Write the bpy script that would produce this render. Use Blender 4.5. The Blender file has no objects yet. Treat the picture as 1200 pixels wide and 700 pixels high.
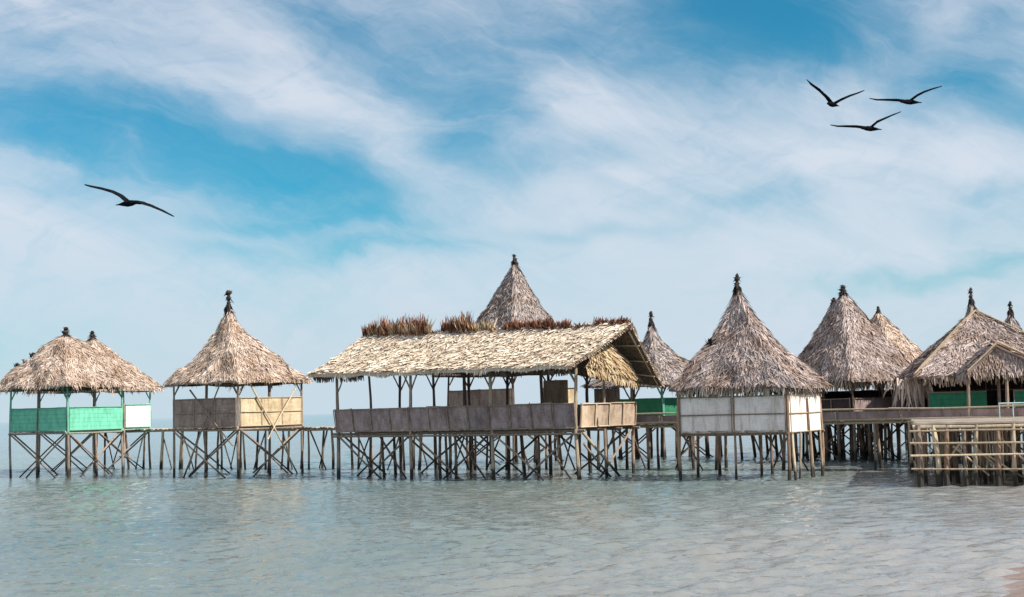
import bpy, bmesh, math, random
from mathutils import Vector, Matrix, Euler, noise
random.seed(11)
R = math.radians
U = random.uniform
S = bpy.context.scene
COL = S.collection
# ------------------------------------------------------------------ camera
F = 1600.0; CH = 2.7
PITCH = math.atan(128.7/F); ROLL = R(-1.53)
cam_d = bpy.data.cameras.new('camera'); cam = bpy.data.objects.new('camera', cam_d); COL.objects.link(cam)
cam_d.sensor_width = 36; cam_d.lens = 36*F/1200; cam_d.clip_end = 12000; cam_d.clip_start = .1
CM = Matrix.Rotation(math.pi/2+PITCH, 3, 'X') @ Matrix.Rotation(ROLL, 3, 'Z')
cam.matrix_world = Matrix.Translation((0, 0, CH)) @ CM.to_4x4()
S.camera = cam
# ------------------------------------------------------------------ world
SUN_AZ = Vector((0.90, -0.44)).normalized(); SUN_EL = R(42)
sun_dir = Vector((SUN_AZ.x*math.cos(SUN_EL), SUN_AZ.y*math.cos(SUN_EL), math.sin(SUN_EL)))
SKY_STR = 0.1
W = bpy.data.worlds.new('World'); S.world = W; W.use_nodes = True
nt = W.node_tree; nt.nodes.clear()
def N(t, **kw):
    n = nt.nodes.new(t)
    for k, v in kw.items(): setattr(n, k, v)
    return n
def L(a, b): nt.links.new(a, b)
def mth(op, a, b=None, clamp=False):
    n = N('ShaderNodeMath', operation=op, use_clamp=clamp)
    for i, x in enumerate((a, b)):
        if x is None: continue
        if isinstance(x, (int, float)): n.inputs[i].default_value = x
        else: L(x, n.inputs[i])
    return n.outputs[0]
out = N('ShaderNodeOutputWorld'); bg = N('ShaderNodeBackground'); L(bg.outputs[0], out.inputs[0])
bg.inputs[1].default_value = SKY_STR
sky = N('ShaderNodeTexSky', sky_type='NISHITA', sun_disc=False)
sky.sun_elevation = SUN_EL; sky.sun_rotation = math.atan2(SUN_AZ.x, SUN_AZ.y)
sky.ozone_density = 2.5; sky.dust_density = .4; sky.air_density = 1.0
tc = N('ShaderNodeTexCoord'); sp = N('ShaderNodeSeparateXYZ'); L(tc.outputs['Generated'], sp.inputs[0])
# direction on the dome -> (side, height) plane coordinates
ay = mth('MAXIMUM', mth('ABSOLUTE', sp.outputs[1]), .12)
u = mth('DIVIDE', sp.outputs[0], ay); v = mth('DIVIDE', mth('ABSOLUTE', sp.outputs[2]), ay)
cb = N('ShaderNodeCombineXYZ'); L(u, cb.inputs[0]); L(v, cb.inputs[1])
# wispy warp
def noise_tex(vec, scale, detail=6, rough=.55, rot=0, sc=(1, 1, 1), dist=0):
    m = N('ShaderNodeMapping', vector_type='TEXTURE'); m.inputs['Rotation'].default_value = (0, 0, rot); m.inputs['Scale'].default_value = (1/sc[0], 1/sc[1], 1)
    L(vec, m.inputs[0]); n = N('ShaderNodeTexNoise'); L(m.outputs[0], n.inputs['Vector'])
    n.inputs['Scale'].default_value = scale; n.inputs['Detail'].default_value = detail
    n.inputs['Roughness'].default_value = rough; n.inputs['Distortion'].default_value = dist
    return n
wn = noise_tex(cb.outputs[0], 7, 5, .52, R(-20), (1, 1.6, 1), .2)
vs = N('ShaderNodeVectorMath', operation='SUBTRACT'); L(wn.outputs['Color'], vs.inputs[0]); vs.inputs[1].default_value = (.5, .5, .5)
vm = N('ShaderNodeVectorMath', operation='MULTIPLY'); L(vs.outputs[0], vm.inputs[0]); vm.inputs[1].default_value = (.15, .085, 0)
va = N('ShaderNodeVectorMath', operation='ADD'); L(cb.outputs[0], va.inputs[0]); L(vm.outputs[0], va.inputs[1])
warped = va.outputs[0]
def blob(px, py, rx, ry, ang, amp):
    vv = (494.8-.0268*px-py)/F; uu = (px-600)/F + .027*vv
    m = N('ShaderNodeMapping', vector_type='TEXTURE'); L(warped, m.inputs[0])
    m.inputs['Location'].default_value = (uu, vv, 0); m.inputs['Rotation'].default_value = (0, 0, R(-ang))
    m.inputs['Scale'].default_value = (rx/F, ry/F, 1)
    d = N('ShaderNodeVectorMath', operation='LENGTH'); L(m.outputs[0], d.inputs[0])
    d2 = mth('POWER', d.outputs['Value'], 1.7)
    return mth('MULTIPLY', mth('EXPONENT', mth('MULTIPLY', d2, -1)), amp)
BLOBS = [(60, 135, 170, 40, 8, .75), (200, 175, 170, 40, 17, .95), (340, 220, 130, 34, 24, .9), (60, 40, 170, 26, 6, .28),
         (390, 20, 130, 30, 12, .45), (480, 75, 110, 40, 20, .42), (548, 148, 70, 48, -15, .62), (640, 20, 90, 40, -20, .35), (600, 80, 60, 40, -40, .25), (905, 8, 130, 58, 2, 2.3), (820, 62, 90, 16, 4, .35), (960, 70, 60, 20, -30, .25),
         (1145, 98, 66, 34, 22, .95), (1195, 15, 50, 26, -25, .45), (1190, 60, 40, 40, 0, .3), (350, 262, 100, 9, 3, .5), (440, 295, 120, 12, 1, .42), (300, 285, 60, 8, 0, .2), (650, 185, 90, 14, -8, .22),
         (880, 232, 90, 20, -4, .26), (1090, 314, 150, 13, -4, .30), (690, 268, 110, 9, 0, .16), (1190, 225, 60, 14, -12, .2), (40, 380, 220, 70, 0, .10),
         (900, -70, 600, 45, 0, .5), (300, -60, 300, 30, 8, .3)]
acc = None
for b in BLOBS:
    o_ = blob(*b); acc = o_ if acc is None else mth('ADD', acc, o_)
st = noise_tex(warped, 6, 9, .66, R(-22), (1, 4.2, 1), .5)
st3 = noise_tex(warped, 7, 9, .68, R(24), (1, 4.5, 1), .6)
st2 = noise_tex(cb.outputs[0], 4.5, 8, .6, R(-25), (1, 2.8, 1), .8)
gen = mth('MULTIPLY', mth('SUBTRACT', st2.outputs['Fac'], .39, True), .95)
st3f = mth('MULTIPLY', mth('SUBTRACT', st3.outputs['Fac'], .50, True), .9)
gen = mth('MULTIPLY', gen, mth('MULTIPLY', v, 4.5, True))
gen = mth('ADD', gen, mth('MULTIPLY', st3f, mth('ADD', mth('MULTIPLY', v, 2.6, True), .15)))
acc = mth('ADD', acc, gen)
# the wisps thin the blue and streak the cloud
acc = mth('MULTIPLY', acc, mth('ADD', mth('MULTIPLY', mth('SUBTRACT', st.outputs['Fac'], .5), 2.6), 1.0))
acc = mth('MULTIPLY', mth('SUBTRACT', 1.0, mth('EXPONENT', mth('MULTIPLY', mth('MAXIMUM', acc, 0.0), -1.9))), .99, True)
# deeper sky out of the picture, overhead
# tint the nishita sky towards the photograph's teal
tint = N('ShaderNodeMix', data_type='RGBA', blend_type='MULTIPLY'); tint.inputs[0].default_value = 1
L(sky.outputs[0], tint.inputs[6]); tint.inputs[7].default_value = (.11, .69, .78, 1)
cl_r = N('ShaderNodeValToRGB'); L(mth('MULTIPLY', v, 3.2, True), cl_r.inputs[0])
e = cl_r.color_ramp.elements
e[0].position = 0; e[0].color = (.49, .63, .745, 1); e[1].position = 1; e[1].color = (.60, .68, .80, 1)
e2 = cl_r.color_ramp.elements.new(.35); e2.color = (.55, .665, .785, 1)
cs = N('ShaderNodeMix', data_type='RGBA', blend_type='MULTIPLY'); cs.inputs[0].default_value = 1
L(cl_r.outputs[0], cs.inputs[6]); cs.inputs[7].default_value = (8.7, 8.15, 7.8, 1)
mx = N('ShaderNodeMix', data_type='RGBA'); L(acc, mx.inputs[0]); L(cs.outputs[2], mx.inputs[6]); L(tint.outputs[2], mx.inputs[7])
L(mx.outputs[2], bg.inputs[0])
# ------------------------------------------------------------------ sun, exposure
sd = bpy.data.lights.new('sun', 'SUN'); so = bpy.data.objects.new('sun', sd); COL.objects.link(so)
sd.energy = 5.0; sd.angle = R(.5); sd.color = (1, .93, .83)
so.rotation_euler = sun_dir.to_track_quat('Z', 'Y').to_euler()
S.view_settings.view_transform = 'Standard'; S.view_settings.look = 'None'; S.view_settings.gamma = 1
S.view_settings.exposure = 0.45
try: S.view_settings.use_curve_mapping = False
except Exception: pass

# ------------------------------------------------------------------ helpers
def ray(px, py): return CM @ Vector(((px-600)/F, (350-py)/F, -1))
def PD(px, py, Y):                        # the point seen at a pixel of the photo, Y metres away
    d = ray(px, py); k = Y/d.y
    return Vector((d.x*k, Y, CH+d.z*k))
def XD(px, Y): return (px-600)*Y/F

class MB:
    def __init__(s): s.v = []; s.f = []; s.m = []; s.uv = {}
    def quad(s, a, b, c, d, m=0):
        n = len(s.v); s.v += [tuple(a), tuple(b), tuple(c), tuple(d)]; s.f.append((n, n+1, n+2, n+3)); s.m.append(m)
    def tri(s, a, b, c, m=0):
        n = len(s.v); s.v += [tuple(a), tuple(b), tuple(c)]; s.f.append((n, n+1, n+2)); s.m.append(m)
    def grid(s, rows, m=0, flip=False):
        n = len(s.v); w = len(rows[0])
        for r in rows: s.v += [tuple(p) for p in r]
        for i in range(len(rows)-1):
            for j in range(w-1):
                q = (n+i*w+j, n+i*w+j+1, n+(i+1)*w+j+1, n+(i+1)*w+j)
                s.f.append(q[::-1] if flip else q); s.m.append(m)
    def box(s, c, ax, ay, az, m=0):       # centre and half axes
        c = Vector(c); n = len(s.v)
        for k in (-1, 1):
            for (i, j) in ((-1, -1), (1, -1), (1, 1), (-1, 1)): s.v.append(tuple(c+ax*i+ay*j+az*k))
        for q in ((0, 3, 2, 1), (4, 5, 6, 7), (0, 1, 5, 4), (1, 2, 6, 5), (2, 3, 7, 6), (3, 0, 4, 7)):
            s.f.append(tuple(n+i for i in q)); s.m.append(m)
    def bar(s, p, q, w, h, m=0):
        p = Vector(p); q = Vector(q); d = (q-p).normalized()
        side = d.cross(Vector((0, 0, 1)));
        if side.length < 1e-3: side = Vector((1, 0, 0))
        side.normalize(); up = side.cross(d)
        s.box((p+q)/2, (q-p)/2, side*w/2, up*h/2, m)
    def pole(s, p, q, r0, r1=None, bend=.02, n=7, seg=6, m=0):
        p = Vector(p); q = Vector(q); r1 = r0 if r1 is None else r1
        d = q-p; Ln = d.length; d.normalize()
        a = d.orthogonal().normalized(); b = d.cross(a); ph = U(0, 6.28); base = len(s.v)
        ph2 = U(0, 6.28); ph3 = U(0, 6.28)
        for i in range(seg+1):
            t = i/seg
            off = (a*math.cos(ph)+b*math.sin(ph))*math.sin(t*math.pi)*bend*Ln + (a*math.cos(ph2)+b*math.sin(ph2))*math.sin(t*2*math.pi+ph3)*bend*.35*Ln*(t*(1-t)*4)
            r = (r0+(r1-r0)*t)*U(.9, 1.12)
            c = p+(q-p)*t+off
            for j in range(n):
                an = j/n*2*math.pi
                s.v.append(tuple(c+(a*math.cos(an)+b*math.sin(an))*r))
        for i in range(seg):
            for j in range(n):
                k = (j+1) % n
                s.f.append((base+i*n+j, base+i*n+k, base+(i+1)*n+k, base+(i+1)*n+j)); s.m.append(m)
        s.f.append(tuple(base+j for j in range(n))[::-1]); s.m.append(m)
        s.f.append(tuple(base+seg*n+j for j in range(n))); s.m.append(m)
    def blade(s, p, q, side, w0, w1, bow=None, m=0):
        # a dry leaf: a narrow folded strip from p to tip q
        mid = (p+q)/2
        if bow is not None: mid = mid+bow
        n = len(s.v); h0 = side*w0*.5; h1 = side*w1*.5
        s.v += [tuple(p-h0), tuple(p+h0), tuple(mid-h0), tuple(mid+h0), tuple(q-h1), tuple(q+h1)]
        s.f += [(n, n+1, n+3, n+2), (n+2, n+3, n+5, n+4)]; s.m += [m, m]
    def build(s, name, mats, parent=None, smooth=False, origin=None):
        me = bpy.data.meshes.new(name)
        o3 = Vector(origin) if origin is not None else (parent_origin(parent) if parent else Vector((0, 0, 0)))
        me.from_pydata([(x-o3.x, y-o3.y, z-o3.z) for x, y, z in s.v], [], s.f)
        if not isinstance(mats, (list, tuple)): mats = [mats]
        for m_ in mats: me.materials.append(m_)
        me.polygons.foreach_set('material_index', s.m)
        if smooth: me.polygons.foreach_set('use_smooth', [True]*len(s.f))
        me.update()
        o = bpy.data.objects.new(name, me); COL.objects.link(o)
        if parent: o.parent = parent
        elif origin is not None: o.location = o3
        return o
def parent_origin(o):
    p = Vector((0, 0, 0))
    while o is not None: p += o.location; o = o.parent
    return p
def tag(o, label=None, cat=None, group=None, kind=None):
    if label: o['label'] = label
    if cat: o['category'] = cat
    if group: o['group'] = group
    if kind: o['kind'] = kind
    return o
def thing(name, loc, label, cat, group=None):
    o = bpy.data.objects.new(name, None); COL.objects.link(o); o.location = loc; o.empty_display_size = .3
    return tag(o, label, cat, group)

# ------------------------------------------------------------------ materials
def mat(name):
    m = bpy.data.materials.new(name); m.use_nodes = True; t = m.node_tree
    b = t.nodes['Principled BSDF']; b.inputs['Roughness'].default_value = .85
    b.inputs['Specular IOR Level'].default_value = .2
    return m, t, b
def ramp(t, fac, cols):
    r = t.nodes.new('ShaderNodeValToRGB'); t.links.new(fac, r.inputs[0])
    while len(r.color_ramp.elements) < len(cols): r.color_ramp.elements.new(.5)
    for e_, (p, c) in zip(r.color_ramp.elements, cols): e_.position = p; e_.color = (*c, 1)
    return r.outputs[0]
def tnoise(t, scale, detail=4, vec=None, sc=None, rot=None, rough=.55):
    n = t.nodes.new('ShaderNodeTexNoise'); n.inputs['Scale'].default_value = scale; n.inputs['Detail'].default_value = detail
    n.inputs['Roughness'].default_value = rough
    if vec is None:
        g = t.nodes.new('ShaderNodeNewGeometry'); vec = g.outputs['Position']
    if sc or rot:
        m = t.nodes.new('ShaderNodeMapping'); t.links.new(vec, m.inputs[0])
        if sc: m.inputs['Scale'].default_value = sc
        if rot: m.inputs['Rotation'].default_value = rot
        vec = m.outputs[0]
    t.links.new(vec, n.inputs['Vector']); return n
def mixc(t, a, b, f, mode='MIX'):
    m = t.nodes.new('ShaderNodeMix'); m.data_type = 'RGBA'; m.blend_type = mode
    for x, i in ((f, 0), (a, 6), (b, 7)):
        if isinstance(x, (int, float)): m.inputs[i].default_value = x
        elif isinstance(x, tuple): m.inputs[i].default_value = (*x, 1)
        else: t.links.new(x, m.inputs[i])
    return m.outputs[2]
def bump(t, b, h, strength=.5, dist=.02):
    bn = t.nodes.new('ShaderNodeBump'); bn.inputs['Strength'].default_value = strength; bn.inputs['Distance'].default_value = dist
    t.links.new(h, bn.inputs['Height']); t.links.new(bn.outputs[0], b.inputs['Normal']); return bn
def thatch_mat(name, dark, mid, light, patch=(.7, .62, .55)):
    m, t, b = mat(name)
    g = t.nodes.new('ShaderNodeNewGeometry')
    c = ramp(t, g.outputs['Random Per Island'], [(0, dark), (.35, mid), (.75, light), (1, tuple(min(1, x*1.25) for x in light))])
    n = tnoise(t, 1.1, 5)
    r = ramp(t, n.outputs['Fac'], [(.35, patch), (.6, (1, 1, 1))])
    c = mixc(t, c, r, 1.0, 'MULTIPLY')
    n2 = tnoise(t, 30, 3)
    r2 = ramp(t, n2.outputs['Fac'], [(.3, (.72, .70, .68)), (.7, (1.1, 1.1, 1.1))])
    c = mixc(t, c, r2, 1.0, 'MULTIPLY')
    t.links.new(c, b.inputs['Base Color']); b.inputs['Roughness'].default_value = .9
    return m
TH = {}
TH['tan'] = thatch_mat('thatch_tan', (.32, .24, .20), (.55, .44, .37), (.68, .565, .48))
TH['pale'] = thatch_mat('thatch_pale', (.50, .405, .32), (.73, .62, .50), (.83, .73, .61), (.84, .80, .75))
TH['grey'] = thatch_mat('thatch_grey', (.20, .155, .145), (.38, .31, .295), (.51, .43, .405))
TH['dull'] = thatch_mat('thatch_dull', (.16, .135, .135), (.33, .285, .28), (.46, .41, .39))
TH['straw'] = thatch_mat('thatch_straw', (.30, .215, .13), (.54, .42, .26), (.68, .55, .37))
TH['red'] = thatch_mat('dry_leaf_red', (.08, .035, .026), (.18, .078, .055), (.38, .19, .115))
TH['dark'] = thatch_mat('dark_fibre', (.018, .016, .018), (.035, .03, .03), (.07, .06, .055))
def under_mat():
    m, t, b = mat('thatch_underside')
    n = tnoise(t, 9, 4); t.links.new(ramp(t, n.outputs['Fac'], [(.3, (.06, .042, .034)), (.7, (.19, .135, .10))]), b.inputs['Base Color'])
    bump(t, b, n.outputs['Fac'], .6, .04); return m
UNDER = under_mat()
def pole_mat(name, c0, c1, wet=.42, paint_above=None):
    m, t, b = mat(name)
    n = tnoise(t, 6, 5, sc=(3, 3, .6))
    c = ramp(t, n.outputs['Fac'], [(.3, c0), (.7, c1)])
    oi = t.nodes.new('ShaderNodeObjectInfo')
    tone = ramp(t, oi.outputs['Random'], [(0, (.6, .58, .56)), (1, (1.15, 1.12, 1.08))])
    c = mixc(t, c, tone, 1.0, 'MULTIPLY')
    g = t.nodes.new('ShaderNodeNewGeometry'); s_ = t.nodes.new('ShaderNodeSeparateXYZ'); t.links.new(g.outputs['Position'], s_.inputs[0])
    if paint_above:       # only the upper length is painted
        pa = t.nodes.new('ShaderNodeMapRange'); t.links.new(s_.outputs[2], pa.inputs[0]); pa.inputs[1].default_value = paint_above-.05; pa.inputs[2].default_value = paint_above+.05
        c = mixc(t, ramp(t, n.outputs['Fac'], [(.3, (.16, .13, .11)), (.7, (.36, .31, .26))]), c, pa.outputs[0])
    n2 = tnoise(t, 4, 3)
    a = t.nodes.new('ShaderNodeMath'); a.operation = 'MULTIPLY_ADD'; t.links.new(n2.outputs['Fac'], a.inputs[0]); a.inputs[1].default_value = -.5
    t.links.new(s_.outputs[2], a.inputs[2])
    mr = t.nodes.new('ShaderNodeMapRange'); t.links.new(a.outputs[0], mr.inputs[0])
    mr.inputs[1].default_value = wet-.35; mr.inputs[2].default_value = wet-.1; mr.inputs[3].default_value = 1; mr.inputs[4].default_value = 0
    c = mixc(t, c, (.048, .042, .036), mr.outputs[0])      # weed and wet wood up to the tide mark
    t.links.new(c, b.inputs['Base Color']); bump(t, b, n.outputs['Fac'], .4, .01)
    return m
PO = pole_mat('weathered_pole', (.18, .135, .108), (.43, .34, .275))
PO_D = pole_mat('dark_pole', (.09, .065, .055), (.24, .18, .145))
PO_L = pole_mat('pale_bamboo', (.42, .34, .24), (.68, .58, .44))
PO_R = pole_mat('reddish_pole', (.20, .13, .09), (.42, .29, .21))
PO_T = pole_mat('sun_dried_pole', (.30, .23, .16), (.52, .42, .31))
PO_G = pole_mat('green_painted_pole', (.12, .36, .28), (.26, .58, .45), paint_above=2.12)
def weave_mat(name, c0, c1, stain=(.75, .7, .68), sc=1.0):
    m, t, b = mat(name)
    uvn = t.nodes.new('ShaderNodeUVMap')
    ch = t.nodes.new('ShaderNodeTexChecker'); t.links.new(uvn.outputs[0], ch.inputs[0]); ch.inputs['Scale'].default_value = 14*sc
    mp = t.nodes.new('ShaderNodeMapping'); mp.inputs['Scale'].default_value = (26*sc, 2, 1); t.links.new(uvn.outputs[0], mp.inputs[0])
    n = t.nodes.new('ShaderNodeTexNoise'); n.inputs['Scale'].default_value = 1; n.inputs['Detail'].default_value = 3; t.links.new(mp.outputs[0], n.inputs['Vector'])
    mp2 = t.nodes.new('ShaderNodeMapping'); mp2.inputs['Scale'].default_value = (2, 24*sc, 1); t.links.new(uvn.outputs[0], mp2.inputs[0])
    n1 = t.nodes.new('ShaderNodeTexNoise'); n1.inputs['Scale'].default_value = 1; n1.inputs['Detail'].default_value = 3; t.links.new(mp2.outputs[0], n1.inputs['Vector'])
    mm = t.nodes.new('ShaderNodeMix'); t.links.new(ch.outputs[1], mm.inputs[0]); t.links.new(n.outputs['Fac'], mm.inputs[2]); t.links.new(n1.outputs['Fac'], mm.inputs[3])
    c = ramp(t, mm.outputs[0], [(.3, c0), (.68, c1)])
    ns = tnoise(t, 1.3, 7, sc=(1, 1, .7), rough=.72); c = mixc(t, c, ramp(t, ns.outputs['Fac'], [(.38, tuple(x*.82 for x in stain)), (.56, (1, 1, 1))]), 1.0, 'MULTIPLY')
    nd = tnoise(t, 5, 6, sc=(1, 1, .12), rough=.7); c = mixc(t, c, ramp(t, nd.outputs['Fac'], [(.36, (.66, .62, .58)), (.5, (1, 1, 1))]), .8, 'MULTIPLY')
    oi = t.nodes.new('ShaderNodeObjectInfo'); c = mixc(t, c, ramp(t, oi.outputs['Random'], [(0, (.80, .79, .80)), (1, (1.06, 1.03, 1.0))]), 1.0, 'MULTIPLY')
    t.links.new(c, b.inputs['Base Color']); bump(t, b, mm.outputs[0], .5, .012); return m
WV = {'brown': weave_mat('woven_bamboo_brown', (.26, .195, .17), (.46, .37, .325)),
      'straw': weave_mat('woven_bamboo_straw', (.44, .35, .23), (.70, .60, .43), (.82, .78, .7)),
      'mauve': weave_mat('woven_bamboo_mauve', (.29, .22, .225), (.47, .38, .375)),
      'tan': weave_mat('woven_bamboo_tan', (.42, .32, .24), (.62, .50, .38)),
      'white': weave_mat('woven_bamboo_bleached', (.80, .72, .69), (.95, .88, .84), (1.0, .97, .95)),
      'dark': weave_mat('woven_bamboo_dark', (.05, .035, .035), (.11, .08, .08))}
def paint_mat(name, c, worn=.35):
    m, t, b = mat(name)
    n = tnoise(t, 5, 6, sc=(1, 1, .35), rough=.7)
    k = tuple(x*(1-worn*.9) for x in c)
    cc = ramp(t, n.outputs['Fac'], [(.3, k), (.55, c), (.8, tuple(min(1, x*1.15+.02) for x in c))])
    uvn = t.nodes.new('ShaderNodeUVMap'); wv = t.nodes.new('ShaderNodeTexWave'); wv.bands_direction = 'Y'; t.links.new(uvn.outputs[0], wv.inputs[0]); wv.inputs['Scale'].default_value = 1.6
    pl = ramp(t, wv.outputs['Fac'], [(0, (.7, .7, .7)), (.06, (1, 1, 1))])
    cc = mixc(t, cc, pl, 1.0, 'MULTIPLY')
    t.links.new(cc, b.inputs['Base Color']); b.inputs['Roughness'].default_value = .6; return m
PT = {'green': paint_mat('green_paint', (.17, .56, .385)), 'dkgreen': paint_mat('dark_green_paint', (.03, .20, .11)),
      'mint': paint_mat('pale_mint_paint', (.64, .78, .71)), 'cyan': paint_mat('pale_blue_paint', (.5, .72, .75))}
MATS = {**WV, **PT}
def plank_mat():
    m, t, b = mat('weathered_plank')
    n = tnoise(t, 3, 5); g = t.nodes.new('ShaderNodeNewGeometry')
    c = ramp(t, g.outputs['Random Per Island'], [(0, (.30, .24, .19)), (.5, (.52, .44, .36)), (1, (.70, .62, .53))])
    c = mixc(t, c, ramp(t, n.outputs['Fac'], [(.3, (.65, .62, .6)), (.7, (1, 1, 1))]), 1.0, 'MULTIPLY')
    t.links.new(c, b.inputs['Base Color']); return m
PLANK = plank_mat()

# ------------------------------------------------------------------ builders
def uv_wall(o, a, b, z0):
    # planar UV in metres along the wall
    me = o.data; uvl = me.uv_layers.new(name='UVMap'); d = (Vector((b.x-a.x, b.y-a.y, 0))).normalized(); po = parent_origin(o.parent) if o.parent else Vector((0, 0, 0))
    for li, l in enumerate(me.loops):
        p = me.vertices[l.vertex_index].co+po
        uvl.data[li].uv = ((p-Vector((a.x, a.y, 0))).dot(d), p.z-z0)
def wall(root, a, b, z0, z1, m, lean=0.0, name='wall_panel', battens=0, bat_mat=None, label=None, gap=.04):
    a = Vector((a[0], a[1], 0)); b = Vector((b[0], b[1], 0)); d = (b-a).normalized(); nrm = Vector((d.y, -d.x, 0))
    a = a+d*gap; b = b-d*gap
    mb = MB(); nseg = max(2, int((b-a).length/.5)); rows = []
    for k in range(4):
        t = k/3; row = []
        for i in range(nseg+1):
            s = i/nseg; w = noise.noise(Vector((a.x+s*5, a.y+k, s*3)))*.02
            row.append(a+(b-a)*s+nrm*(lean*t+w)+Vector((0, 0, z0+(z1-z0)*t+(noise.noise(Vector((s*4+a.x, t, 3)))*.05 if k == 3 else 0))))
        rows.append(row)
    mb.grid(rows); mb.grid([[p-nrm*.03 for p in r] for r in rows], flip=True)
    mb.grid([rows[3], [p-nrm*.03 for p in rows[3]]]); mb.grid([[p-nrm*.03 for p in rows[0]], rows[0]])
    mb.grid([[r[0]-nrm*.03, r[0]] for r in rows]); mb.grid([[r[-1], r[-1]-nrm*.03] for r in rows])
    o = mb.build(name, MATS[m], root); uv_wall(o, a, b, z0)
    if label: o['label'] = label
    fb = MB()
    for zz, t in ((z0+.02, 0), (z0+(z1-z0)*.5, .5), (z1-.02, 1)) if z1-z0 > 1.25 else ((z0+.02, 0), (z1-.02, 1)):
        fb.pole(a+nrm*(lean*t+.035)+Vector((0, 0, zz)), b+nrm*(lean*t+.035)+Vector((0, 0, zz)), .022, .018, .003)
    for i in range(battens+1):
        s = i/max(1, battens); s = min(max(s, .004), .996)
        p = a+(b-a)*s
        fb.bar(p+nrm*.045+Vector((0, 0, z0)), p+nrm*(lean+.045)+Vector((0, 0, z1+U(-.02, .04))), .035, .02)
    fb.build('batten', bat_mat or PO, root)
    return o
def surf_thatch(mb, Sf, Nf, width, length, course, bw, bl, lift=.05, jit=.25, t0=0.0, row_jit=.03, droop=0, m=0, skip=0.0, taper=.45):
    """Leaf strips laid in overlapping courses. Sf(s,t) gives the surface point, t running down the slope."""
    nrows = max(2, int(length/course))
    for r in range(nrows+1):
        t1 = t0+(1-t0)*(r+.4)/nrows
        if t1 > 1.0: t1 = 1.0
        wl = width(t1); n = max(3, int(wl/bw))
        for i in range(n):
            if random.random() < skip: continue
            s = (i+U(.0, 1))/n; tt = t1+U(-row_jit, row_jit)+noise.noise(Vector((s*wl*.9, r*1.7, 0)))*row_jit*1.4
            tt = min(tt, 1.02); tp = max(0.0, tt-bl*U(.8, 1.25)/length)
            p = Sf(min(max(s, 0), 1), tp); q = Sf(min(max(s+U(-jit, jit)*bl/max(wl, .3), 0), 1), tt)
            nr = Nf(s, tt); dn = (q-p)
            if dn.length < .02: continue
            side = dn.cross(nr).normalized(); side = (side+nr*U(-.5, .5)).normalized()
            w = bw*U(.7, 1.7)
            mb.blade(p+nr*.012, q+nr*lift*U(.25, 1.5)+dn*U(0, .12), side, w, w*taper, nr*U(0, .025), m)
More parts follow.
